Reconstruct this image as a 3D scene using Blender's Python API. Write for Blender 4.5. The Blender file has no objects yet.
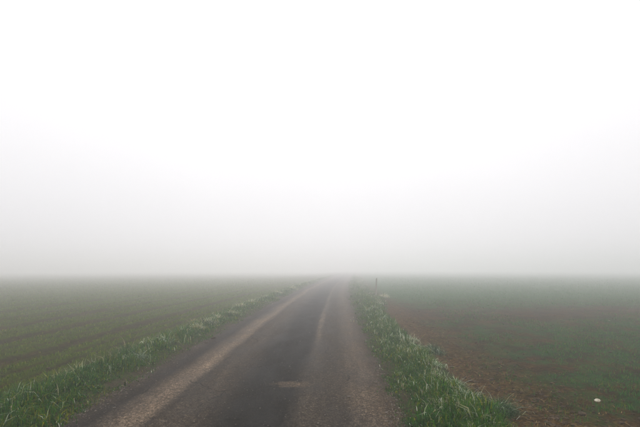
import bpy, math, random
import numpy as np
from mathutils import Vector

# ------------------------------------------------------------------ camera, sky, sun, exposure
scene = bpy.context.scene
COL = scene.collection
CAM_H = 1.6
cam_d = bpy.data.cameras.new('camera')
cam = bpy.data.objects.new('camera', cam_d)
COL.objects.link(cam)
cam_d.sensor_width = 36.0
cam_d.lens = 24.0
cam_d.clip_start = 0.05
cam_d.clip_end = 6000.0
cam.location = (0.0, 0.0, CAM_H)
cam.rotation_euler = (math.radians(90), 0.0, 0.0)
cam_d.shift_y = 0.0852                 # rising front: the horizon sits below the middle of the picture
scene.camera = cam

SUN_EL, SUN_AZ = 48.0, 1.0           # azimuth clockwise from +Y (the view direction)
world = bpy.data.worlds.new('World')
scene.world = world
world.use_nodes = True
wn, wl = world.node_tree.nodes, world.node_tree.links
wn.clear()
w_out = wn.new('ShaderNodeOutputWorld')
w_bg = wn.new('ShaderNodeBackground')
w_sky = wn.new('ShaderNodeTexSky')
w_sky.sky_type = 'NISHITA'
w_sky.sun_disc = False
w_sky.sun_elevation = math.radians(SUN_EL)
w_sky.sun_rotation = math.radians(SUN_AZ)
w_sky.air_density = 1.0
w_sky.dust_density = 3.0
w_hsv = wn.new('ShaderNodeHueSaturation')
w_hsv.inputs['Saturation'].default_value = 0.04
# an overcast sky brightens evenly from the horizon to the zenith: (1 + 2 sin(elevation)) / 3
w_tc = wn.new('ShaderNodeTexCoord')
w_sep = wn.new('ShaderNodeSeparateXYZ')
w_map = wn.new('ShaderNodeMapRange')
w_map.inputs['From Min'].default_value = 0.0
w_map.inputs['From Max'].default_value = 1.0
w_map.inputs['To Min'].default_value = 9.0
w_map.inputs['To Max'].default_value = 16.0
w_mix = wn.new('ShaderNodeMix')
w_mix.data_type = 'RGBA'
w_mix.inputs['Factor'].default_value = 0.85
w_tint = wn.new('ShaderNodeCombineColor')
w_r = wn.new('ShaderNodeMath'); w_r.operation = 'MULTIPLY'; w_r.inputs[1].default_value = 1.0
w_g = wn.new('ShaderNodeMath'); w_g.operation = 'MULTIPLY'; w_g.inputs[1].default_value = 0.985
w_b = wn.new('ShaderNodeMath'); w_b.operation = 'MULTIPLY'; w_b.inputs[1].default_value = 1.01
wl.new(w_tc.outputs['Generated'], w_sep.inputs[0])
wl.new(w_sep.outputs['Z'], w_map.inputs['Value'])
for m, ch in ((w_r, 'Red'), (w_g, 'Green'), (w_b, 'Blue')):
    wl.new(w_map.outputs['Result'], m.inputs[0])
    wl.new(m.outputs[0], w_tint.inputs[ch])
wl.new(w_sky.outputs[0], w_hsv.inputs['Color'])
wl.new(w_hsv.outputs[0], w_mix.inputs['A'])
wl.new(w_tint.outputs[0], w_mix.inputs['B'])
w_nz = wn.new('ShaderNodeTexNoise'); w_nz.inputs['Scale'].default_value = 1.6; w_nz.inputs['Detail'].default_value = 3.0
w_nr = wn.new('ShaderNodeMapRange'); w_nr.inputs['To Min'].default_value = 0.94; w_nr.inputs['To Max'].default_value = 1.06
w_nm = wn.new('ShaderNodeVectorMath'); w_nm.operation = 'SCALE'
wl.new(w_tc.outputs['Generated'], w_nz.inputs['Vector']); wl.new(w_nz.outputs['Fac'], w_nr.inputs['Value'])
wl.new(w_mix.outputs['Result'], w_nm.inputs[0]); wl.new(w_nr.outputs['Result'], w_nm.inputs['Scale'])
wl.new(w_nm.outputs[0], w_bg.inputs['Color'])
w_bg.inputs['Strength'].default_value = 0.1
wl.new(w_bg.outputs[0], w_out.inputs['Surface'])

sun_d = bpy.data.lights.new('sun', 'SUN')
sun_d.energy = 1.4
sun_d.angle = math.radians(45)
sun_d.color = (1.0, 0.97, 0.93)
sun = bpy.data.objects.new('sun', sun_d)
COL.objects.link(sun)
_el, _az = math.radians(SUN_EL), math.radians(SUN_AZ)
sun.rotation_euler = Vector((-math.cos(_el) * math.sin(_az), -math.cos(_el) * math.cos(_az), -math.sin(_el))).to_track_quat('-Z', 'Y').to_euler()
sun.location = (0, 0, 200)

vs = scene.view_settings
vs.view_transform = 'Standard'
vs.look = 'None'
vs.gamma = 1.0
vs.exposure = -0.06
vs.use_curve_mapping = False
scene.cycles.use_adaptive_sampling = False
scene.cycles.use_denoising = True
scene.cycles.denoiser = 'OPENIMAGEDENOISE'
scene.cycles.denoising_input_passes = 'RGB_ALBEDO_NORMAL'
scene.cycles.denoising_prefilter = 'ACCURATE'
scene.cycles.max_bounces = 8
scene.cycles.diffuse_bounces = 3
scene.cycles.volume_bounces = 4
scene.cycles.transmission_bounces = 3
scene.cycles.sample_clamp_indirect = 8.0

FOG_DENSITY = 0.0172
FOG_G = 0.68
FOG_TOP, FOG_BOTTOM = 4.8, -5.0

# ------------------------------------------------------------------ helpers
rng = np.random.default_rng(11)
random.seed(4)

def lattice(ix, iy, seed):
    n = (ix.astype(np.int64) * 374761393 + iy.astype(np.int64) * 668265263 + seed * 1442695041) & 0xFFFFFFFF
    n = ((n ^ (n >> 13)) * 1274126177) & 0xFFFFFFFF
    n = (n ^ (n >> 16)) & 0xFFFFFF
    return n / float(0xFFFFFF)

def vnoise(x, y, seed=0):
    x = np.asarray(x, float); y = np.asarray(y, float)
    ix, iy = np.floor(x), np.floor(y)
    fx, fy = x - ix, y - iy
    fx = fx * fx * (3 - 2 * fx); fy = fy * fy * (3 - 2 * fy)
    a, b = lattice(ix, iy, seed), lattice(ix + 1, iy, seed)
    c, d = lattice(ix, iy + 1, seed), lattice(ix + 1, iy + 1, seed)
    return (a * (1 - fx) + b * fx) * (1 - fy) + (c * (1 - fx) + d * fx) * fy * 1.0

def fbm(x, y, seed=0, octs=4):
    s, amp, tot = 0.0, 1.0, 0.0
    for o in range(octs):
        s = s + amp * (vnoise(x * 2 ** o, y * 2 ** o, seed + 17 * o) - 0.5)
        tot += amp; amp *= 0.5
    return s / tot * 2.0                      # about -1 .. 1

def sstep(a, b, x):
    t = np.clip((np.asarray(x, float) - a) / (b - a), 0, 1)
    return t * t * (3 - 2 * t)

Y_LIN = 50.0
def centre(y):
    """x of the road's middle line at distance y: a gentle bend to the right."""
    y = np.asarray(y, float)
    yc = np.clip(y, 0, Y_LIN)
    q = -1.0 + 0.02 * yc + 0.00062 * yc ** 2
    return q + np.where(y > Y_LIN, (0.02 + 2 * 0.00062 * Y_LIN) * (y - Y_LIN), 0) + np.where(y < 0, 0.02 * y, 0)

HALF = 1.83
def road_z(u, y):
    return 0.03 * (1 - (np.abs(u) / HALF) ** 2) + 0.006 * fbm(u * 1.3, y * 0.35, 5, 3) - 0.05 * sstep(1.78, 2.05, np.abs(u))

def crest(y, u=0.0):
    """beyond the near fields the land slopes gently down, sooner and more so on the left"""
    y = np.asarray(y, float)
    def fall(k, start, soft):
        d = np.clip(y, 0, 500) - start
        return -k * 0.5 * (d + np.sqrt(d * d + soft ** 2) - (-start + math.hypot(start, soft)))
    w = sstep(-3, -16, u)
    return fall(0.0015, 25.0, 20.0) * (1 - w) + fall(0.0040, 22.0, 20.0) * w

V_OUT_L, V_OUT_R = -3.05, 2.80        # where the verges end and the fields begin
def ground_z(u, y):
    u = np.asarray(u, float); y = np.asarray(y, float)
    a = np.abs(u)
    edge = HALF + 0.10 * fbm(y * 1.1, u * 0 + np.sign(u) * 7, 31, 4)
    rise = sstep(edge - 0.12, edge + 0.22, a)
    verge = -0.045 + 0.075 * rise + 0.05 * sstep(2.0, 2.4, a) * (1 - sstep(2.5, 3.1, a))
    verge = verge + rise * 0.035 * fbm(u * 2.3, y * 2.3, 3, 4)
    near = sstep(90, 20, np.hypot(u, y))
    left = u < 0
    fld = sstep(2.6, 3.1, a)
    rows = np.where(left, 0.034, 0.010) * np.cos(2 * np.pi * (u / np.where(left, 0.42, 0.30) + 0.08 * fbm(y * 0.25, u * 0.4, 8, 2)))
    tram = np.where(left, -0.03 * np.exp(-(((a - 3.9) % 1.65 - 0.8) / 0.11) ** 2), 0)
    clod = 0.034 * fbm(u * 4.1, y * 4.1, 12, 4) + 0.03 * fbm(u * 0.9, y * 0.9, 13, 3)
    clod = clod + np.where(left, 0, 0.035) * np.clip(fbm(u * 6.3, y * 6.3, 14, 3), 0, 1) * sstep(2.2, 5.5, 8.5 - a)
    f = -0.06 + rows * near + tram * near + clod * (0.35 + 0.65 * near)
    far = 0.07 * fbm(u * 0.022, y * 0.022, 20, 3) * sstep(25, 80, np.hypot(u, y))
    return verge * (1 - fld) + fld * (f + far)

def mesh_grid(name, us, ys, zf, mat, kind, label, cat=None):
    U, Y = np.meshgrid(us, ys)
    X = centre(Y) + U
    Z = zf(U, Y) + crest(Y, U)
    nu, ny = len(us), len(ys)
    co = np.stack([X, Y, Z], -1).reshape(-1, 3)
    i = np.arange((ny - 1) * (nu - 1))
    r, c = i // (nu - 1), i % (nu - 1)
    q = np.stack([r * nu + c, r * nu + c + 1, (r + 1) * nu + c + 1, (r + 1) * nu + c], -1)
    me = bpy.data.meshes.new(name)
    me.vertices.add(len(co)); me.vertices.foreach_set('co', co.ravel().astype(np.float32))
    me.loops.add(q.size); me.loops.foreach_set('vertex_index', q.ravel().astype(np.int32))
    me.polygons.add(len(q)); me.polygons.foreach_set('loop_start', (np.arange(len(q)) * 4).astype(np.int32))
    me.update(calc_edges=True)
    uv = me.uv_layers.new(name='road_uv')
    w = np.stack([U, Y], -1).reshape(-1, 2)[q.ravel()]
    uv.data.foreach_set('uv', w.ravel().astype(np.float32))
    me.polygons.foreach_set('use_smooth', np.ones(len(q), bool))
    me.materials.append(mat)
    o = bpy.data.objects.new(name, me); COL.objects.link(o)
    o['kind'] = kind; o['label'] = label
    if cat: o['category'] = cat
    return o

def tag(o, label, cat, group=None, kind=None):
    o['label'] = label; o['category'] = cat
    if group: o['group'] = group
    if kind: o['kind'] = kind
    return o

# ------------------------------------------------------------------ materials
class NT:
    """small node-tree writer"""
    def __init__(self, name):
        self.m = bpy.data.materials.new(name); self.m.use_nodes = True
        self.n, self.l = self.m.node_tree.nodes, self.m.node_tree.links
        self.n.clear()
        self.out = self.n.new('ShaderNodeOutputMaterial')
    def node(self, t, **kw):
        nd = self.n.new(t)
        for k, v in kw.items(): setattr(nd, k, v)
        return nd
    def put(self, sock, v):
        if isinstance(v, bpy.types.NodeSocket): self.l.new(v, sock)
        elif isinstance(v, (tuple, list)) and len(v) == 3 and sock.type == 'RGBA': sock.default_value = (*v, 1)
        else: sock.default_value = v
    def math(self, op, a, b=0.0, c=None, clamp=False):
        nd = self.node('ShaderNodeMath', operation=op, use_clamp=clamp)
        self.put(nd.inputs[0], a); self.put(nd.inputs[1], b)
        if c is not None: self.put(nd.inputs[2], c)
        return nd.outputs[0]
    def mix(self, f, a, b, mode='MIX'):
        nd = self.node('ShaderNodeMix', data_type='RGBA', blend_type=mode)
        self.put(nd.inputs['Factor'], f); self.put(nd.inputs['A'], a); self.put(nd.inputs['B'], b)
        return nd.outputs['Result']
    def noise(self, vec, scale, detail=4, rough=0.55, dist=0.0):
        nd = self.node('ShaderNodeTexNoise')
        self.put(nd.inputs['Vector'], vec); nd.inputs['Scale'].default_value = scale
        nd.inputs['Detail'].default_value = detail; nd.inputs['Roughness'].default_value = rough
        nd.inputs['Distortion'].default_value = dist
        return nd.outputs['Fac']
    def ramp(self, f, stops, interp='LINEAR'):
        nd = self.node('ShaderNodeValToRGB'); self.put(nd.inputs[0], f)
        cr = nd.color_ramp; cr.interpolation = interp
        while len(cr.elements) < len(stops): cr.elements.new(0.5)
        for e, (p, c) in zip(cr.elements, stops):
            e.position = p; e.color = (*c, 1) if isinstance(c, (tuple, list)) else (c, c, c, 1)
        return nd.outputs[0]
    def range(self, f, a, b, lo=0.0, hi=1.0):
        nd = self.node('ShaderNodeMapRange', interpolation_type='SMOOTHSTEP')
        self.put(nd.inputs['Value'], f)
        nd.inputs['From Min'].default_value = a; nd.inputs['From Max'].default_value = b
        nd.inputs['To Min'].default_value = lo; nd.inputs['To Max'].default_value = hi
        return nd.outputs['Result']
    def uv(self):
        u = self.node('ShaderNodeUVMap', uv_map='road_uv').outputs[0]
        s = self.node('ShaderNodeSeparateXYZ'); self.l.new(u, s.inputs[0])
        return u, s.outputs['X'], s.outputs['Y']
    def scaled(self, vec, s):
        nd = self.node('ShaderNodeVectorMath', operation='MULTIPLY')
        self.put(nd.inputs[0], vec); nd.inputs[1].default_value = s
        return nd.outputs[0]
    def finish(self, col, rough=0.9, bump=None, dist=0.01, strength=1.0, spec=0.3):
        p = self.node('ShaderNodeBsdfPrincipled')
        self.put(p.inputs['Base Color'], col); self.put(p.inputs['Roughness'], rough)
        p.inputs['Specular IOR Level'].default_value = spec
        if bump is not None:
            b = self.node('ShaderNodeBump'); b.inputs['Strength'].default_value = strength
            b.inputs['Distance'].default_value = dist
            self.put(b.inputs['Height'], bump); self.l.new(b.outputs[0], p.inputs['Normal'])
        self.l.new(p.outputs[0], self.out.inputs['Surface'])
        return self.m

def mat_road():
    t = NT('worn_asphalt')
    uv, u, v = t.uv()
    wob = t.noise(t.scaled(uv, (0.5, 0.22, 0)), 1.0, 3)
    wob2 = t.noise(t.scaled(uv, (2.2, 0.8, 0)), 1.0, 4)
    uu = t.math('ADD', u, t.math('MULTIPLY', t.math('SUBTRACT', wob, 0.5), 0.45))
    uu = t.math('ADD', uu, t.math('MULTIPLY', t.math('SUBTRACT', wob2, 0.5), 0.22))
    f = t.math('DIVIDE', t.math('ADD', uu, 2.0), 4.0)
    def P(x): return (x + 2.0) / 4.0
    D = (0.020, 0.0188, 0.0168); M = (0.062, 0.052, 0.043); L = (0.26, 0.215, 0.175)
    bands = t.ramp(f, [(P(-1.85), (0.05, 0.04, 0.03)), (P(-1.45), (0.033, 0.029, 0.025)),
                       (P(-1.03), L), (P(-0.84), (0.070, 0.060, 0.050)), (P(-0.56), (0.092, 0.078, 0.065)), (P(-0.30), (0.055, 0.047, 0.040)), (P(-0.05), D), (P(0.52), D),
                       (P(0.74), (0.080, 0.070, 0.060)), (P(1.10), (0.068, 0.059, 0.050)), (P(1.45), (0.15, 0.125, 0.102)), (P(1.85), (0.060, 0.045, 0.032))])
    # the narrow pale joint right of the middle
    js = t.math('ABSOLUTE', t.math('SUBTRACT', t.math('ADD', u, t.math('MULTIPLY', t.math('SUBTRACT', wob2, 0.5), 0.14)), 0.70))
    joint = t.math('MULTIPLY', t.range(js, 0.01, 0.11, 0.85, 0), t.math('MULTIPLY', t.range(v, 6.5, 11.0, 0.1, 1.0), t.range(wob, 0.3, 0.55, 0.4, 1.0)))
    c = t.mix(t.math('MULTIPLY', joint, t.range(t.noise(uv, 5.0, 5, 0.7), 0.38, 0.6, 0.15, 1.0)), bands, (0.26, 0.225, 0.19))
    # small worn-through patch beside the joint
    px = t.math('DIVIDE', t.math('SUBTRACT', t.math('ADD', uu, t.math('MULTIPLY', t.math('SUBTRACT', t.noise(uv, 6, 5, 0.7), 0.5), 0.9)), 0.50), 0.26)
    py = t.math('DIVIDE', t.math('SUBTRACT', t.math('ADD', v, t.math('MULTIPLY', wob2, 0.3)), 5.92), 0.14)
    pr = t.math('ADD', t.math('MULTIPLY', px, px), t.math('MULTIPLY', py, py))
    c = t.mix(t.math('MULTIPLY', t.range(pr, 0.3, 1.5, 1, 0), 0.7), c, (0.15, 0.12, 0.092))
    # blotches, stains and dirt
    bl = t.noise(t.scaled(uv, (1.3, 0.55, 0)), 1.6, 5, 0.6)
    c = t.mix(0.55, c, t.mix(1.0, c, t.ramp(bl, [(0.28, 0.45), (0.5, 1.0), (0.72, 1.7)]), 'MULTIPLY'))
    st = t.noise(t.scaled(uv, (9, 0.9, 0)), 1.0, 4, 0.6)
    c = t.mix(0.45, c, t.mix(1.0, c, t.ramp(st, [(0.3, 0.55), (0.5, 1.0), (0.7, 1.5)]), 'MULTIPLY'))
    md = t.math('ADD', t.math('ABSOLUTE', u), t.math('MULTIPLY', t.math('SUBTRACT', t.noise(uv, 2.2, 6, 0.7), 0.5), 0.9))
    c = t.mix(t.range(md, 1.52, 1.84, 0, 0.85), c, t.mix(t.noise(uv, 9, 4, 0.6), (0.035, 0.026, 0.017), (0.105, 0.078, 0.052)))
    nz = t.node('ShaderNodeTexNoise'); t.put(nz.inputs['Vector'], uv); nz.inputs['Scale'].default_value = 3.0; nz.inputs['Detail'].default_value = 5
    va = t.node('ShaderNodeVectorMath', operation='MULTIPLY_ADD'); t.put(va.inputs[0], nz.outputs['Color']); va.inputs[1].default_value = (0.35, 0.35, 0); t.put(va.inputs[2], uv)
    vo = t.node('ShaderNodeTexVoronoi', feature='DISTANCE_TO_EDGE'); t.put(vo.inputs['Vector'], va.outputs[0]); vo.inputs['Scale'].default_value = 0.85
    crack = t.math('MULTIPLY', t.range(vo.outputs['Distance'], 0.003, 0.010, 1, 0), t.range(t.noise(uv, 0.7, 3), 0.48, 0.58, 0, 0.8))
    c = t.mix(crack, c, (0.012, 0.010, 0.008))
    # aggregate
    ag = t.node('ShaderNodeTexVoronoi'); t.put(ag.inputs['Vector'], uv); ag.inputs['Scale'].default_value = 85
    g = t.noise(uv, 34, 6, 0.75)
    agc = t.node('ShaderNodeSeparateColor'); t.l.new(ag.outputs['Color'], agc.inputs[0])
    c = t.mix(0.8, c, t.mix(1.0, c, t.ramp(agc.outputs[0], [(0.0, 0.2), (0.55, 0.9), (0.85, 1.5), (1.0, 3.2)]), 'MULTIPLY'))
    c = t.mix(0.8, c, t.mix(1.0, c, t.ramp(g, [(0.3, 0.4), (0.5, 1.0), (0.68, 1.8)]), 'MULTIPLY'))
    h = t.math('ADD', t.math('MULTIPLY', ag.outputs['Distance'], 0.6), t.math('MULTIPLY', g, 0.7))
    h = t.math('SUBTRACT', h, t.math('MULTIPLY', crack, 1.2))
    r = t.range(bl, 0.3, 0.7, 0.68, 0.9)
    mo = t.noise(uv, 13, 5, 0.7)
    c = t.mix(0.8, c, t.mix(1.0, c, t.ramp(mo, [(0.32, 0.5), (0.5, 1.0), (0.68, 1.6)]), 'MULTIPLY'))
    c = t.mix(1.0, c, (0.42, 0.372, 0.305), 'MULTIPLY')
    return t.finish(c, r, h, 0.008, 0.9, 0.07)

def mat_field(left):
    t = NT('left_field_soil' if left else 'right_field_soil')
    uv, u, v = t.uv()
    big = t.noise(uv, 0.22, 4, 0.6)
    mid = t.noise(uv, 1.3, 5, 0.6)
    fin = t.noise(uv, 11, 6, 0.7)
    cl = t.noise(uv, 38, 4, 0.7)
    soil = t.ramp(fin, [(0.30, (0.008, 0.0045, 0.001)), (0.5, (0.022, 0.012, 0.0035)), (0.70, (0.062, 0.036, 0.013))])
    red = t.ramp(fin, [(0.30, (0.014, 0.006, 0.001)), (0.5, (0.050, 0.022, 0.005)), (0.70, (0.130, 0.068, 0.020))])
    soil = t.mix(1.0, soil, (0.8, 0.8, 0.8), 'MULTIPLY')
    soil = t.mix(t.range(mid, 0.42, 0.62, 0, 0.8 if not left else 0.35), soil, red)
    green = t.ramp(cl, [(0.3, (0.014, 0.028, 0.0)), (0.55, (0.056, 0.090, 0.003)), (0.75, (0.130, 0.170, 0.015))]) if left else t.ramp(cl, [(0.3, (0.003, 0.028, 0.004)), (0.55, (0.010, 0.078, 0.016)), (0.75, (0.038, 0.145, 0.034))])
    # drilled rows
    ph = t.math('COSINE', t.math('MULTIPLY', t.math('ADD', u, t.math('MULTIPLY', t.math('SUBTRACT', big, 0.5), 0.05)), 2 * math.pi / (0.42 if left else 0.30)))
    row = t.range(t.math('ADD', ph, t.math('MULTIPLY', t.math('SUBTRACT', fin, 0.5), 1.8)), -0.6, 0.6, 0, 1)
    if left:
        cover = t.math('MULTIPLY', t.math('ADD', t.math('MULTIPLY', row, 0.62), t.range(v, 8, 35, 0.10, 0.36)), t.range(mid, 0.30, 0.55, 0.7, 1.0))
    else:
        cover = t.math('MULTIPLY', t.math('ADD', t.math('MULTIPLY', row, 0.25), t.range(v, 8, 24, 0.45, 0.72)), t.math('MAXIMUM', t.range(t.noise(uv, 1.5, 5, 0.7), 0.42, 0.58, 0.05, 0.9), t.range(v, 16, 26, 0.0, 0.85)))
        cover = t.math('MULTIPLY', cover, t.range(u, 3.0, 4.8, 0.05, 1.0))
        bd = t.math('ADD', t.math('SUBTRACT', v, 15.5), t.math('ADD', t.math('MULTIPLY', t.math('SUBTRACT', u, 8.0), -0.10), t.math('MULTIPLY', t.math('SUBTRACT', big, 0.5), 6.0)))
        cover = t.math('MULTIPLY', cover, t.range(t.math('ABSOLUTE', bd), 0.8, 3.0, 0.15, 1.0))
    if not left:
        tan = t.ramp(fin, [(0.32, (0.016, 0.008, 0.002)), (0.5, (0.060, 0.033, 0.010)), (0.66, (0.170, 0.105, 0.042))])
        k = t.math('ADD', u, t.math('MULTIPLY', t.math('SUBTRACT', t.noise(uv, 1.1, 5, 0.65), 0.5), 2.4))
        soil = t.mix(t.range(k, 2.6, 4.6, 0.75, 0.0), soil, tan)
    if left:
        tr = t.math('ABSOLUTE', t.math('SUBTRACT', t.math('MODULO', t.math('SUBTRACT', t.math('ABSOLUTE', u), 3.9 - 16.5), 1.65), 0.8))
        cover = t.math('MULTIPLY', cover, t.range(tr, 0.10, 0.24, 0.1, 1.0))
    c = t.mix(cover, soil, green)
    h = t.math('ADD', t.math('MULTIPLY', fin, 0.8), t.math('MULTIPLY', cl, 0.35))
    return t.finish(c, 0.95, h, 0.045, 1.0, 0.02)

def mat_verge():
    t = NT('verge_soil')
    uv, u, v = t.uv()
    mid = t.noise(uv, 2.5, 5, 0.6); fin = t.noise(uv, 16, 6, 0.7)
    dirt = t.ramp(fin, [(0.3, (0.022, 0.017, 0.011)), (0.5, (0.045, 0.034, 0.022)), (0.7, (0.085, 0.068, 0.048))])
    moss = t.ramp(fin, [(0.3, (0.014, 0.022, 0.007)), (0.55, (0.034, 0.048, 0.014)), (0.75, (0.07, 0.078, 0.026))])
    a = t.math('ABSOLUTE', u)
    k = t.math('ADD', a, t.math('MULTIPLY', t.math('SUBTRACT', mid, 0.5), 0.7))
    c = t.mix(t.range(k, 1.82, 2.15, 0, 0.9), dirt, moss)
    return t.finish(c, 0.95, fin, 0.03, 0.9, 0.02)

def mat_blades(name, rough=0.55, trans=0.35):
    t = NT(name)
    a = t.node('ShaderNodeAttribute', attribute_name='col')
    p = t.node('ShaderNodeBsdfPrincipled')
    p.inputs['Roughness'].default_value = rough
    p.inputs['Specular IOR Level'].default_value = 0.05
    t.l.new(a.outputs['Color'], p.inputs['Base Color'])
    tr = t.node('ShaderNodeBsdfTranslucent'); t.l.new(a.outputs['Color'], tr.inputs['Color'])
    mx = t.node('ShaderNodeMixShader'); mx.inputs[0].default_value = trans
    t.l.new(p.outputs[0], mx.inputs[1]); t.l.new(tr.outputs[0], mx.inputs[2])
    t.l.new(mx.outputs[0], t.out.inputs['Surface'])
    return t.m

def mat_noise(name, stops, scale, dist=0.01, rough=0.85, stretch=(1, 1, 1)):
    t = NT(name)
    oc = t.node('ShaderNodeTexCoord').outputs['Object']
    n = t.noise(t.scaled(oc, stretch), scale, 6, 0.65)
    return t.finish(t.ramp(n, stops), rough, n, dist, 0.8, 0.25)

M_ROAD, M_FL, M_FR, M_VERGE = mat_road(), mat_field(True), mat_field(False), mat_verge()
M_GRASS = mat_blades('grass_blades')
M_CROP = mat_blades('young_crop_leaves', 0.6, 0.3)
M_DRY = mat_blades('bleached_grass', 0.7, 0.35)
M_STONE = mat_noise('chalky_stone', [(0.3, (0.22, 0.18, 0.12)), (0.5, (0.46, 0.42, 0.32)), (0.75, (0.64, 0.60, 0.49))], 18, 0.01)
M_DULL = mat_noise('dirty_stone', [(0.3, (0.12, 0.095, 0.06)), (0.6, (0.24, 0.20, 0.14)), (0.8, (0.34, 0.30, 0.22))], 18, 0.01)
M_WOOD = mat_noise('weathered_wood', [(0.3, (0.16, 0.145, 0.12)), (0.55, (0.29, 0.265, 0.22)), (0.75, (0.40, 0.37, 0.31))], 22, 0.006, 0.9, (1, 1, 0.08))
M_CLOD = mat_noise('damp_clod', [(0.3, (0.016, 0.009, 0.003)), (0.55, (0.050, 0.030, 0.012)), (0.75, (0.115, 0.073, 0.032))], 25, 0.02)

# ------------------------------------------------------------------ ground sheets and road
def graded(start, stop, d0, growth):
    v, d = [start], d0
    while v[-1] < stop:
        v.append(v[-1] + d); d *= growth
    v[-1] = stop
    return v
ys = sorted(set([-70, -45, -28, -18, -11, -6, -3, -1] + [round(y, 4) for y in np.arange(0, 3.0, 0.2)] + graded(3.0, 9.0, 0.045, 1.0)[:-1]))
ys = np.array(list(ys) + graded(9.0, 1500.0, 0.045, 1.019))
def lateral(a, b, d0, growth):
    return np.array(graded(a, b, d0, growth))
mesh_grid('road', np.linspace(-2.05, 2.05, 60), ys, road_z, M_ROAD, 'structure', 'narrow worn asphalt lane running into the fog')
mesh_grid('verge_left', np.linspace(V_OUT_L, -1.60, 44), ys, ground_z, M_VERGE, 'structure', 'earth of the grass verge left of the lane')
mesh_grid('verge_right', np.linspace(1.60, V_OUT_R, 40), ys, ground_z, M_VERGE, 'structure', 'earth of the grass verge right of the lane')
lu = lateral(-V_OUT_L, 1500, 0.05, 1.022)
mesh_grid('field_left', -lu[::-1], ys, ground_z, M_FL, 'structure', 'left field of young crop drilled in rows')
mesh_grid('field_right', lateral(V_OUT_R, 1500, 0.05, 1.022), ys, ground_z, M_FR, 'structure', 'right field of thin young crop with bare brown soil')

# ------------------------------------------------------------------ blades
def blades_mesh(name, p, az, L, w, th0, th1, col, tipcol=None, seg=2):
    n = len(p)
    d = np.stack([np.cos(az), np.sin(az), np.zeros(n)], -1)
    tw = az + np.pi / 2 + rng.uniform(-0.6, 0.6, n)
    s = np.stack([np.cos(tw), np.sin(tw), np.zeros(n)], -1)
    zz = np.array([0, 0, 1.0])
    pts = [p]
    for k in range(seg):
        th = th0 + (th1 - th0) * (k / max(1, seg - 1))
        pts.append(pts[-1] + (L / seg)[:, None] * (np.sin(th)[:, None] * d + np.cos(th)[:, None] * zz))
    rows = []
    for k in range(seg):
        ww = (w * (1.0, 0.85, 0.6, 0.4)[k] * 0.5)[:, None]
        rows += [pts[k] - s * ww, pts[k] + s * ww]
    rows.append(pts[-1])
    nv = 2 * seg + 1
    co = np.stack(rows, 1).reshape(-1, 3)
    base = (np.arange(n) * nv)[:, None]
    loops, sizes = [], []
    quads = [[2 * k, 2 * k + 1, 2 * k + 3, 2 * k + 2] for k in range(seg - 1)]
    pat = [i for q in quads for i in q] + [2 * seg - 2, 2 * seg - 1, 2 * seg]
    loops = (base + np.array(pat)[None, :]).ravel()
    sizes = np.tile(np.array([4] * (seg - 1) + [3]), n)
    starts = np.concatenate([[0], np.cumsum(sizes)[:-1]])
    me = bpy.data.meshes.new(name)
    me.vertices.add(len(co)); me.vertices.foreach_set('co', co.ravel().astype(np.float32))
    me.loops.add(len(loops)); me.loops.foreach_set('vertex_index', loops.astype(np.int32))
    me.polygons.add(len(sizes)); me.polygons.foreach_set('loop_start', starts.astype(np.int32))
    me.update(calc_edges=True)
    at = me.attributes.new('col', 'FLOAT_COLOR', 'POINT')
    if tipcol is None: tipcol = col
    f = np.array([k // 2 / seg for k in range(2 * seg)] + [1.0])
    cc = col[:, None, :] * (1 - f)[None, :, None] + tipcol[:, None, :] * f[None, :, None]
    c4 = np.concatenate([cc, np.ones((n, nv, 1))], -1)
    at.data.foreach_set('color', c4.ravel().astype(np.float32))
    me.polygons.foreach_set('use_smooth', np.ones(len(sizes), bool))
    return me

def link(name, me, mat, parent=None):
    if not me.materials: me.materials.append(mat)
    o = bpy.data.objects.new(name, me); COL.objects.link(o)
    if parent: o.parent = parent
    return o

def pick(pal, wts, n):
    pal = np.array(pal); idx = rng.choice(len(pal), n, p=np.array(wts) / sum(wts))
    return pal[idx] * rng.uniform(0.75, 1.25, (n, 1))

G_DARK, G_MID, G_YEL, G_BLUE, G_PALE, G_STRAW = (0.006, 0.030, 0.0), (0.030, 0.100, 0.001), (0.135, 0.150, 0.002), (0.014, 0.074, 0.010), (0.24, 0.27, 0.15), (0.34, 0.29, 0.17)

def sample_y(n, lo, hi, power):
    """distances with density falling off as y ** -power"""
    r = rng.random(n)
    if abs(power - 1) < 1e-6: return lo * (hi / lo) ** r
    e = 1 - power
    return (lo ** e + r * (hi ** e - lo ** e)) ** (1 / e)

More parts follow.
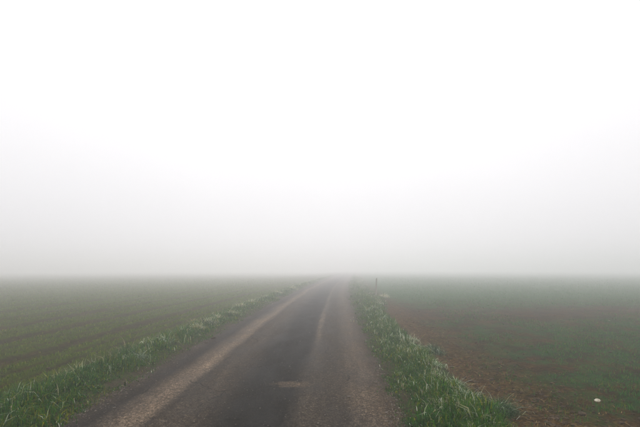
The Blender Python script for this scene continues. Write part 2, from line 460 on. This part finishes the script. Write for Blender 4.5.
def verge_grass(side):
    u_in = 1.70
    # clumps first, then blades round them, so that the grass stands in tussocks
    nc = 2900
    cy = sample_y(nc, 2.2, 90, 1.35)
    u_out = 2.72 + 0.16 * sstep(5, 11, cy) if side < 0 else 2.62 + 0.95 * sstep(11, 24, cy)
    u_out = u_out + 0.30 * fbm(cy * 0.8, cy * 0, 47 + side, 4)
    r = rng.random(nc)
    cu = u_in + (u_out - u_in) * np.where(r < 0.6, r / 0.6, 0.45 + 0.55 * rng.random(nc))
    tall = rng.lognormal(-0.10, 0.5, nc) * (1 + 0.5 * fbm(cu * 1.5, cy * 1.2, 91 + side, 3))
    lean = rng.uniform(0, 2 * np.pi, nc)
    hue = fbm(cu * 2.0, cy * 0.8, 40 + side, 3) + 0.35 * rng.normal(size=nc)
    n = 125000
    k = rng.integers(0, nc, n)
    g = rng.normal(size=(n, 2)) * (0.062 + 0.0012 * cy[k])[:, None] * rng.uniform(0.5, 1.5, (nc, 1))[k]
    bu, by = cu[k] + g[:, 0], cy[k] + g[:, 1] * 1.2
    edge = HALF - 0.03 + 0.10 * fbm(by * 1.1, by * 0 + side * 7, 31, 4) + 0.09 * fbm(by * 4.3, by * 0 + side * 3, 33, 3) + 0.05 * rng.normal(size=n) - 0.10 * rng.exponential(1, n) * (rng.random(n) < 0.25)
    ok = (bu > edge) & (bu < u_out[k] + 0.10)
    k, bu, by, g, edge = k[ok], bu[ok], by[ok], g[ok], edge[ok]
    n = len(k)
    u = bu * side
    p = np.stack([centre(by) + u, by, np.maximum(ground_z(u, by), road_z(u, by)) + crest(by, u) - 0.006], -1)
    prof = 0.30 + 0.70 * sstep(0.03, 0.50, bu - edge)             # worn short beside the lane
    L = (0.108 if side < 0 else 0.10) * prof * tall[k] * rng.uniform(0.55, 1.35, n)
    L = np.clip(L, 0.02, 0.30)
    w = rng.uniform(0.0035, 0.0075, n) * (1 + np.clip(by - 6, 0, 40) * 0.05)
    leafy = (rng.random(nc) < (0.34 if side < 0 else 0.12))[k]
    w = np.where(leafy, w * 2.6, w); L = np.where(leafy, L * 0.75, L)
    out = np.arctan2(g[:, 1], g[:, 0] * side)
    az = np.where(rng.random(n) < 0.6, out + rng.normal(0, 0.5, n), lean[k] + rng.normal(0, 0.5, n))
    th0 = np.abs(rng.normal(0.38, 0.25, n)); th1 = th0 + np.abs(rng.normal(1.05, 0.55, n))
    h = hue[k]
    col = pick([G_DARK, G_MID, G_YEL, G_BLUE], [3, 5, 1.2 if side < 0 else 0.8, 2.0], n)
    yel = (h > 0.45) & (rng.random(n) < (0.65 if side < 0 else 0.35))
    col[yel] = pick([G_YEL, (0.085, 0.075, 0.022), G_MID], [4, 2, 2], int(yel.sum()))
    blu = (h < -0.35) & (rng.random(n) < 0.6)
    col[blu] = pick([G_BLUE, G_DARK], [3, 2], int(blu.sum()))
    # bleached blades: a few everywhere, many on the crest in the distance and at the field edge
    palec = rng.random(nc) < 0.14 * sstep(-0.75, -0.25, cu - u_out) * (0.35 + 0.65 * sstep(7, 15, cy) if side < 0 else 0.9)
    pd = np.where(palec[k], 0.42, 0.028)
    dry = rng.random(n) < pd
    w[dry] = np.where(leafy[dry], w[dry] / 2.2, w[dry] * 1.25)
    col[dry] = pick([(0.30, 0.33, 0.20), G_STRAW, (0.52, 0.54, 0.42)], [3, 1.6, 2.0], int(dry.sum()))
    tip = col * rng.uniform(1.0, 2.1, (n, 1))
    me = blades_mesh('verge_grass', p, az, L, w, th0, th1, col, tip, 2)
    return link('verge_grass', me, M_GRASS)
tag(verge_grass(-1), 'rough green grass growing along the left verge of the lane', 'grass', kind='stuff')
tag(verge_grass(1), 'lush green grass growing along the right verge of the lane', 'grass', kind='stuff')

def bare(u, y):
    """the thin brown band that crosses the right field"""
    d = (y - 15.5 - 0.10 * (u - 8) + 2.5 * fbm(u * 0.16, y * 0.16, 77, 3)) / 1.9
    return np.exp(-d * d) * sstep(5.5, 8.5, u)

def crop(side):
    n = 76000 if side < 0 else 70000
    y = sample_y(n, 3.6, 75, 0.75)
    lo = 3.05 if side < 0 else 2.9
    # lateral reach grows with distance like the view does
    reach = np.maximum(0.86 * y + 1.5 + np.abs(centre(y)), lo + 1.0)
    a = lo + (reach - lo) * rng.random(n)
    rowsp = 0.42 if side < 0 else 0.15
    a = np.round(a / rowsp) * rowsp + rng.normal(0, 0.05 if side < 0 else 0.04, n)
    u = side * a
    patch = fbm(u * (0.35 if side < 0 else 0.9), y * (0.35 if side < 0 else 0.7), 60 + side, 4)
    if side < 0:
        keep = (rng.random(n) < 0.80 + 0.6 * patch) & ~((np.abs((a - 3.9) % 1.65 - 0.8) < 0.17) & (rng.random(n) < 0.93))
        keep &= rng.random(n) < sstep(3.0, 3.7, a) * 0.8 + 0.25
    else:
        keep = (rng.random(n) < 0.55 + 1.9 * patch + 0.25 * sstep(14, 26, y)) & (rng.random(n) < sstep(2.9, 4.6, a - 0.05 * y) * 0.96 + 0.05) & (rng.random(n) > 0.9 * bare(u, y))
    a, u, y = a[keep], u[keep], y[keep]
    m = len(u); nb = 3
    u3, y3 = np.repeat(u, nb), np.repeat(y, nb)
    n = m * nb
    u3 = u3 + rng.normal(0, 0.008, n); y3 = y3 + rng.normal(0, 0.008, n)
    p = np.stack([centre(y3) + u3, y3, ground_z(u3, y3) + crest(y3, u3) - 0.004], -1)
    L = rng.uniform(0.035, 0.085, n) * (1 + np.clip(y3 - 10, 0, 60) * 0.012)
    w = rng.uniform(0.003, 0.006, n) * (1 + np.clip(y3 - 6, 0, 60) * 0.09)
    th0 = np.abs(rng.normal(0.35, 0.25, n)); th1 = th0 + np.abs(rng.normal(0.6, 0.4, n))
    pal = [(0.007, 0.058, 0.004), (0.016, 0.108, 0.011), (0.044, 0.160, 0.022), (0.15, 0.16, 0.01)] if side > 0 else [(0.026, 0.060, 0.0), (0.062, 0.118, 0.001), (0.125, 0.180, 0.006), (0.24, 0.23, 0.02)]
    col = pick(pal, [3, 4, 2, 0.7], n)
    me = blades_mesh('young_crop', p, rng.uniform(0, 2 * np.pi, n), L, w, th0, th1, col, col * 1.2, 2)
    return link('young_crop', me, M_CROP)
tag(crop(-1), 'young green crop drilled in rows across the left field', 'crop', kind='stuff')
tag(crop(1), 'thin patchy young crop across the brown right field', 'crop', kind='stuff')

# ------------------------------------------------------------------ lumps: clods and stones
def lump_data(n_seed, squash, rough=0.3):
    """a low-poly angular lump, unit size (icosphere pushed about)"""
    import bmesh
    bm = bmesh.new(); bmesh.ops.create_icosphere(bm, subdivisions=1, radius=1.0)
    r = random.Random(n_seed)
    for v in bm.verts:
        v.co *= 1 + r.uniform(-rough, rough); v.co.z *= squash
    co = np.array([v.co[:] for v in bm.verts]); f = np.array([[v.index for v in fc.verts] for fc in bm.faces])
    bm.free(); return co, f
LUMPS = [lump_data(s, 0.6 + 0.1 * (s % 3)) for s in range(6)]
def lumps_mesh(name, p, size):
    cos, fs, off = [], [], 0
    kinds = rng.integers(0, len(LUMPS), len(p)); rot = rng.uniform(0, 6.28, len(p))
    for i in range(len(p)):
        co, f = LUMPS[kinds[i]]
        c, s = math.cos(rot[i]), math.sin(rot[i])
        q = np.stack([co[:, 0] * c - co[:, 1] * s, co[:, 0] * s + co[:, 1] * c, co[:, 2]], -1) * size[i]
        cos.append(q + p[i]); fs.append(f + off); off += len(co)
    co = np.concatenate(cos); f = np.concatenate(fs)
    me = bpy.data.meshes.new(name); me.from_pydata(co.tolist(), [], f.tolist()); me.update()
    return me

def clods(side):
    n = 5200 if side > 0 else 2200
    y = sample_y(n, 3.4, 26, 1.3)
    lo = 2.75 if side > 0 else 3.0
    reach = 0.86 * y + 1.2
    a = lo + (np.maximum(reach, lo + 1) - lo) * rng.random(n) ** (1.5 if side > 0 else 1.2)
    u = side * a
    p = np.stack([centre(y) + u, y, ground_z(u, y) + crest(y, u) + 0.002], -1)
    me = lumps_mesh('soil_crumbs', p, rng.lognormal(math.log(0.010), 0.45, n) * (1 + 0.35 * (a < 4.2) * (side > 0)))
    return link('soil_crumbs', me, M_CLOD)
tag(clods(1), 'loose crumbs of damp soil over the right field', 'soil', kind='stuff')
tag(clods(-1), 'loose crumbs of damp soil over the left field', 'soil', kind='stuff')

# grit swept to the lane's edges and between the wheel tracks
n = 4600
y = sample_y(n, 3.0, 22, 1.4)
gu = np.where(rng.random(n) < 0.75, np.where(rng.random(n) < 0.5, -1, 1) * (HALF - np.abs(rng.normal(0, 0.16, n))), rng.uniform(-1.7, 1.7, n))
p = np.stack([centre(y) + gu, y, road_z(gu, y) + crest(y, gu) + 0.001], -1)
M_GRIT = mat_noise('road_grit', [(0.3, (0.05, 0.042, 0.034)), (0.55, (0.12, 0.10, 0.08)), (0.75, (0.24, 0.21, 0.17))], 3.0, 0.002)
tag(link('road_grit', lumps_mesh('road_grit', p, rng.lognormal(math.log(0.0052), 0.45, n)), M_GRIT), 'fine grit and gravel scattered on the asphalt lane', 'grit', kind='stuff')

# ------------------------------------------------------------------ dry straw lying on the bare strip of the right field
n = 5200
y = sample_y(n, 3.4, 30, 1.2)
a = 2.62 + np.abs(rng.normal(0, 0.65, n)) + 0.03 * y
p = np.stack([centre(y) + a, y, ground_z(a, y) + crest(y, a) + rng.uniform(0.004, 0.02, n)], -1)
col = pick([(0.16, 0.088, 0.028), (0.24, 0.15, 0.055), (0.09, 0.045, 0.014), (0.34, 0.25, 0.11)], [3, 2.5, 3, 1.0], n)
me = blades_mesh('straw_litter', p, rng.uniform(0, 6.28, n), rng.uniform(0.03, 0.10, n), rng.uniform(0.003, 0.009, n),
                 rng.normal(1.45, 0.15, n), rng.normal(1.6, 0.12, n), col, None, 2)
tag(link('straw_litter', me, M_DRY), 'brown dry straw littering the bare strip beside the right verge', 'straw', kind='stuff')

# ------------------------------------------------------------------ single tussocks that stand out
def at_px(px, py):
    """a point of the photograph (640 x 427) as a place on the level ground"""
    Y = 5.0
    for _ in range(60):
        Y = 0.5 * Y + 0.5 * (CAM_H - float(crest(Y))) * 427.0 / (py - 268.0)
    return (px - 320.0) * Y / 427.0, Y

def zone_z(x, y):
    u = x - float(centre(y))
    return float(ground_z(np.array([u]), np.array([y]))[0] + crest(y, u))

def tussock(label, x, y, size, green_cols, dry_cols, n_green, n_dry, group, spread=1.0, flat=0.0, dry_len=1.15):
    blow = rng.uniform(0, 6.28)
    root = bpy.data.objects.new('grass_tussock', None); COL.objects.link(root)
    root.location = (x, y, zone_z(x, y)); root.empty_display_size = 0.1
    tag(root, label, 'grass tussock', group)
    n_green, n_dry = int(n_green * 2.1), int(n_dry * 2.0)
    for nm, nn, pal, mat, k in (('green_blades', n_green, green_cols, M_GRASS, 1.0), ('dry_blades', n_dry, dry_cols, M_DRY, dry_len)):
        if nn == 0: continue
        rr = np.abs(rng.normal(0, 0.42, nn)) * size * spread; aa = rng.uniform(0, 6.28, nn)
        if nm == 'dry_blades': rr = rr * 0.9
        p = np.stack([rr * np.cos(aa), rr * np.sin(aa), -0.01 - rr * 0.1], -1)
        L = size * k * np.clip(rng.lognormal(-0.15, 0.35, nn), 0.3, 1.45)
        az = np.where(rng.random(nn) < 0.45, aa + rng.normal(0, 0.7, nn), blow + rng.normal(0, 0.9, nn))
        th0 = np.abs(rng.normal(0.22, 0.18, nn)) + rr / (size * spread + 1e-6) * 0.5 + flat
        th1 = th0 + np.abs(rng.normal(1.7, 0.7, nn))
        col = pick(pal, [1.0] * len(pal), nn)
        me = blades_mesh(nm, p, az, L, rng.uniform(0.003, 0.0065, nn) * (1 + max(0, y - 7) * 0.09) * (1.1 if nm == 'dry_blades' else 1.0), th0, th1, col, col * 1.25, 3)
        link(nm, me, mat, root)['kind'] = 'stuff'
    return root

GR = [G_DARK, G_MID, G_BLUE]; GY = [G_MID, G_YEL, G_DARK]; GB = [G_BLUE, (0.05, 0.09, 0.05), G_DARK]
PALE = [(0.55, 0.55, 0.42), (0.42, 0.45, 0.26), (0.44, 0.38, 0.22)]; FROST = [(0.54, 0.60, 0.46), (0.36, 0.44, 0.27), (0.18, 0.27, 0.11)]
PINK = [(0.42, 0.32, 0.23), (0.36, 0.27, 0.17), G_STRAW]; ORG = [(0.36, 0.23, 0.09), G_STRAW]
LG, RG = 'tussocks standing out along the left verge', 'tussocks standing out along the right verge'
for (px, py, size, g, d, ng, nd, fl, lab) in [
    (20, 396, 0.20, GR, FROST, 260, 26, 0.0, 'dark tussock with a whitish dead stalk at the far left of the photo'),
    (78, 373, 0.19, GY, PALE, 330, 70, 0.1, 'yellowish green tussock with pale blades on the field edge, lower left'),
    (107, 366, 0.20, GY, PINK, 300, 60, 0.1, 'tussock with arching brown dry blades, between the pink-topped and the yellowish one'),
    (127, 352, 0.25, GR, PINK, 520, 60, 0.0, 'tallest dark green tussock with a pinkish dry top, left verge'),
    (139, 362, 0.15, GB, FROST, 260, 46, 0.2, 'bluish pale tuft on the lane side of the tallest left tussock'),
    (166, 346, 0.17, GR, FROST, 240, 95, 0.3, 'bright whitish tuft low in the left verge, nearest of the white ones'),
    (152, 342, 0.17, GY, PALE, 280, 40, 0.1, 'yellow green tussock on the field edge behind the bright whitish tuft'),
    (183, 336, 0.17, GR, PALE, 240, 70, 0.2, 'pale tipped tussock level with the dark clods on the lane edge'),
    (193, 321, 0.20, GY, ORG, 200, 70, 0.2, 'tussock with orange dry blades leaning over the left field edge')]:
    x, y = at_px(px, py)
    tussock(lab, x, y, size, g, d, ng, nd, LG, 1.0, fl)
ORD = ['nearest', 'second nearest', 'third nearest', 'fourth nearest', 'middle', 'fourth farthest', 'third farthest', 'second farthest', 'farthest']
for word, (px, py) in zip(ORD, [(197, 331), (207, 326.5), (219, 321), (230, 316), (241, 309), (251, 304.5), (264, 299.5), (278, 294.5), (293, 290)]):
    x, y = at_px(px, py)
    tussock(word + ' bleached tuft in the pale row running into fog along the left verge', x, y, rng.uniform(0.20, 0.29),
            GY if rng.random() < .5 else GB, PALE, 170, 110, 'bleached tufts fading into fog on the left', 1.25, 0.15)
for (px, py, size, g, d, ng, nd, fl, lab) in [
    (500, 412, 0.20, GB, FROST, 520, 60, 0.0, 'dark bluish green tussock with a pale tip bulging over the bare soil'),
    (470, 404, 0.17, GB, FROST, 360, 80, 0.3, 'frosty bent tuft in the right verge, nearest the camera'),
    (456, 388, 0.15, GR, FROST, 220, 110, 0.5, 'flattened whitish tuft at the edge of the brown straw strip'),
    (437, 370, 0.15, GR, FROST, 220, 120, 0.5, 'whitish bent tuft on the outer edge of the right verge, halfway along'),
    (434, 352, 0.24, GB, FROST, 520, 40, 0.05, 'bushy bluish tussock standing out into the right field'),
    (417, 352, 0.16, GR, FROST, 220, 130, 0.4, 'brightest white tuft of the right verge, beside the bushy bluish tussock'),
    (413, 342, 0.16, GR, PALE, 200, 110, 0.4, 'pale tuft just behind the brightest white tuft of the right verge'),
    (386, 331, 0.16, GR, PALE, 120, 120, 0.7, 'flat pale straw tuft lying toward the bare brown patch'),
    (384, 322, 0.20, GB, FROST, 260, 80, 0.2, 'pale tipped tussock behind the flat straw tuft'),
    (373, 311, 0.19, GB, PALE, 220, 70, 0.2, 'pale tuft midway between the wooden post and the flat straw tuft'),
    (379, 303, 0.20, GR, PALE, 200, 70, 0.1, 'pale tuft in front of the wooden post'),
    (384, 296, 0.32, GY, PALE, 160, 200, 0.2, 'big pale dry tussock at the foot of the wooden post')]:
    x, y = at_px(px, py)
    tussock(lab, x, y, size, g, d, ng, nd, RG, 1.0, fl)

# ------------------------------------------------------------------ wooden post
import bmesh
def wooden_post(x, y):
    bm = bmesh.new()
    prev = None
    n = 8
    levels = [(-0.3, 0.042), (0.0, 0.042), (0.25, 0.040), (0.5, 0.041), (0.75, 0.038), (1.00, 0.037), (1.05, 0.030)]
    rings = []
    for z, r in levels:
        ring = []
        for k in range(n):
            a = 2 * math.pi * (k + 0.5) / n
            # squarish section with knocked-off corners, a little twisted and worn
            rr = r * (1.0 + 0.05 * math.sin(3 * k + z * 9)) * (1.12 if k % 2 else 1.0)
            zz = z + (0.03 * math.cos(a) if z > 0.9 else 0)
            ring.append(bm.verts.new((rr * math.cos(a) + 0.012 * z, rr * math.sin(a), zz)))
        rings.append(ring)
    for a, b in zip(rings, rings[1:]):
        for k in range(n): bm.faces.new((a[k], a[(k + 1) % n], b[(k + 1) % n], b[k]))
    bm.faces.new(rings[-1]); bm.faces.new(rings[0][::-1])
    me = bpy.data.meshes.new('wooden_post'); bm.to_mesh(me); bm.free()
    o = link('wooden_post', me, M_WOOD)
    o.location = (x, y, zone_z(x, y))
    o.rotation_euler = (0.01, 0.02, 0.3)
    return tag(o, 'short grey wooden post standing on the right verge', 'post')
px_, py_ = at_px(376, 294.5)
wooden_post(px_, py_)

# ------------------------------------------------------------------ stones and clods that can be picked out
def lump(name, label, cat, x, y, dims, mat, seed, group=None, base=None):
    bm = bmesh.new(); bmesh.ops.create_icosphere(bm, subdivisions=1 if cat == 'stone' else 2, radius=1.0)
    r = random.Random(seed)
    ph = [r.uniform(0, 6) for _ in range(6)]
    for v in bm.verts:
        c = v.co
        k = 1 + 0.16 * math.sin(2.3 * c.x + ph[0]) + 0.14 * math.sin(2.9 * c.y + ph[1]) + 0.12 * math.sin(3.1 * c.z + ph[2]) + r.uniform(-0.07, 0.07)
        v.co = Vector((c.x * k * dims[0], c.y * k * dims[1], c.z * k * dims[2] * (0.6 if c.z < 0 else 1)))
    me = bpy.data.meshes.new(name); bm.to_mesh(me); bm.free()
    o = link(name, me, mat)
    z = zone_z(x, y) if base is None else base
    o.location = (x, y, z + dims[2] * 0.35)
    o.rotation_euler = (r.uniform(-.2, .2), r.uniform(-.2, .2), r.uniform(0, 6))
    return tag(o, label, cat, group)
x, y = at_px(598, 396)
lump('stone', 'pale chalky stone lying on dark soil, lower right of the photo', 'stone', x, y, (0.056, 0.036, 0.022), M_STONE, 3)
x, y = at_px(609, 319)
lump('stone', 'small pale stone farther out in the right field', 'stone', x, y, (0.05, 0.04, 0.026), M_DULL, 8)
for (px, py, d, lab, sd) in [(213, 338.5, (0.065, 0.05, 0.028), 'larger dark clod of mud on the left edge of the lane', 5), (206, 343, (0.042, 0.035, 0.02), 'smaller dark clod of mud just nearer than the larger one', 6)]:
    x, y = at_px(px, py)
    u = x - float(centre(y))
    lump('mud_clod', lab, 'mud clod', x, y, d, M_CLOD, sd, 'clods of mud on the lane edge', max(zone_z(x, y), float(road_z(np.array(u), np.array(y)) + crest(y, u))))

# ------------------------------------------------------------------ fog
def fog_box():
    bm = bmesh.new(); bmesh.ops.create_cube(bm, size=1.0)
    bm.transform(__import__('mathutils').Matrix.Diagonal((3600, 1800, FOG_TOP - FOG_BOTTOM, 1)))
    me = bpy.data.meshes.new('haze'); bm.to_mesh(me); bm.free()
    t = NT('fog_air')
    pv = t.node('ShaderNodeVolumePrincipled')
    pv.inputs['Color'].default_value = (0.996, 0.995, 0.998, 1)
    pv.inputs['Density'].default_value = FOG_DENSITY
    pv.inputs['Anisotropy'].default_value = FOG_G
    t.l.new(pv.outputs[0], t.out.inputs['Volume'])
    o = link('haze', me, t.m)
    o.location = (200, 720, (FOG_TOP + FOG_BOTTOM) / 2)
    tag(o, 'even pale fog lying over lane and fields', 'fog', kind='stuff')
fog_box()
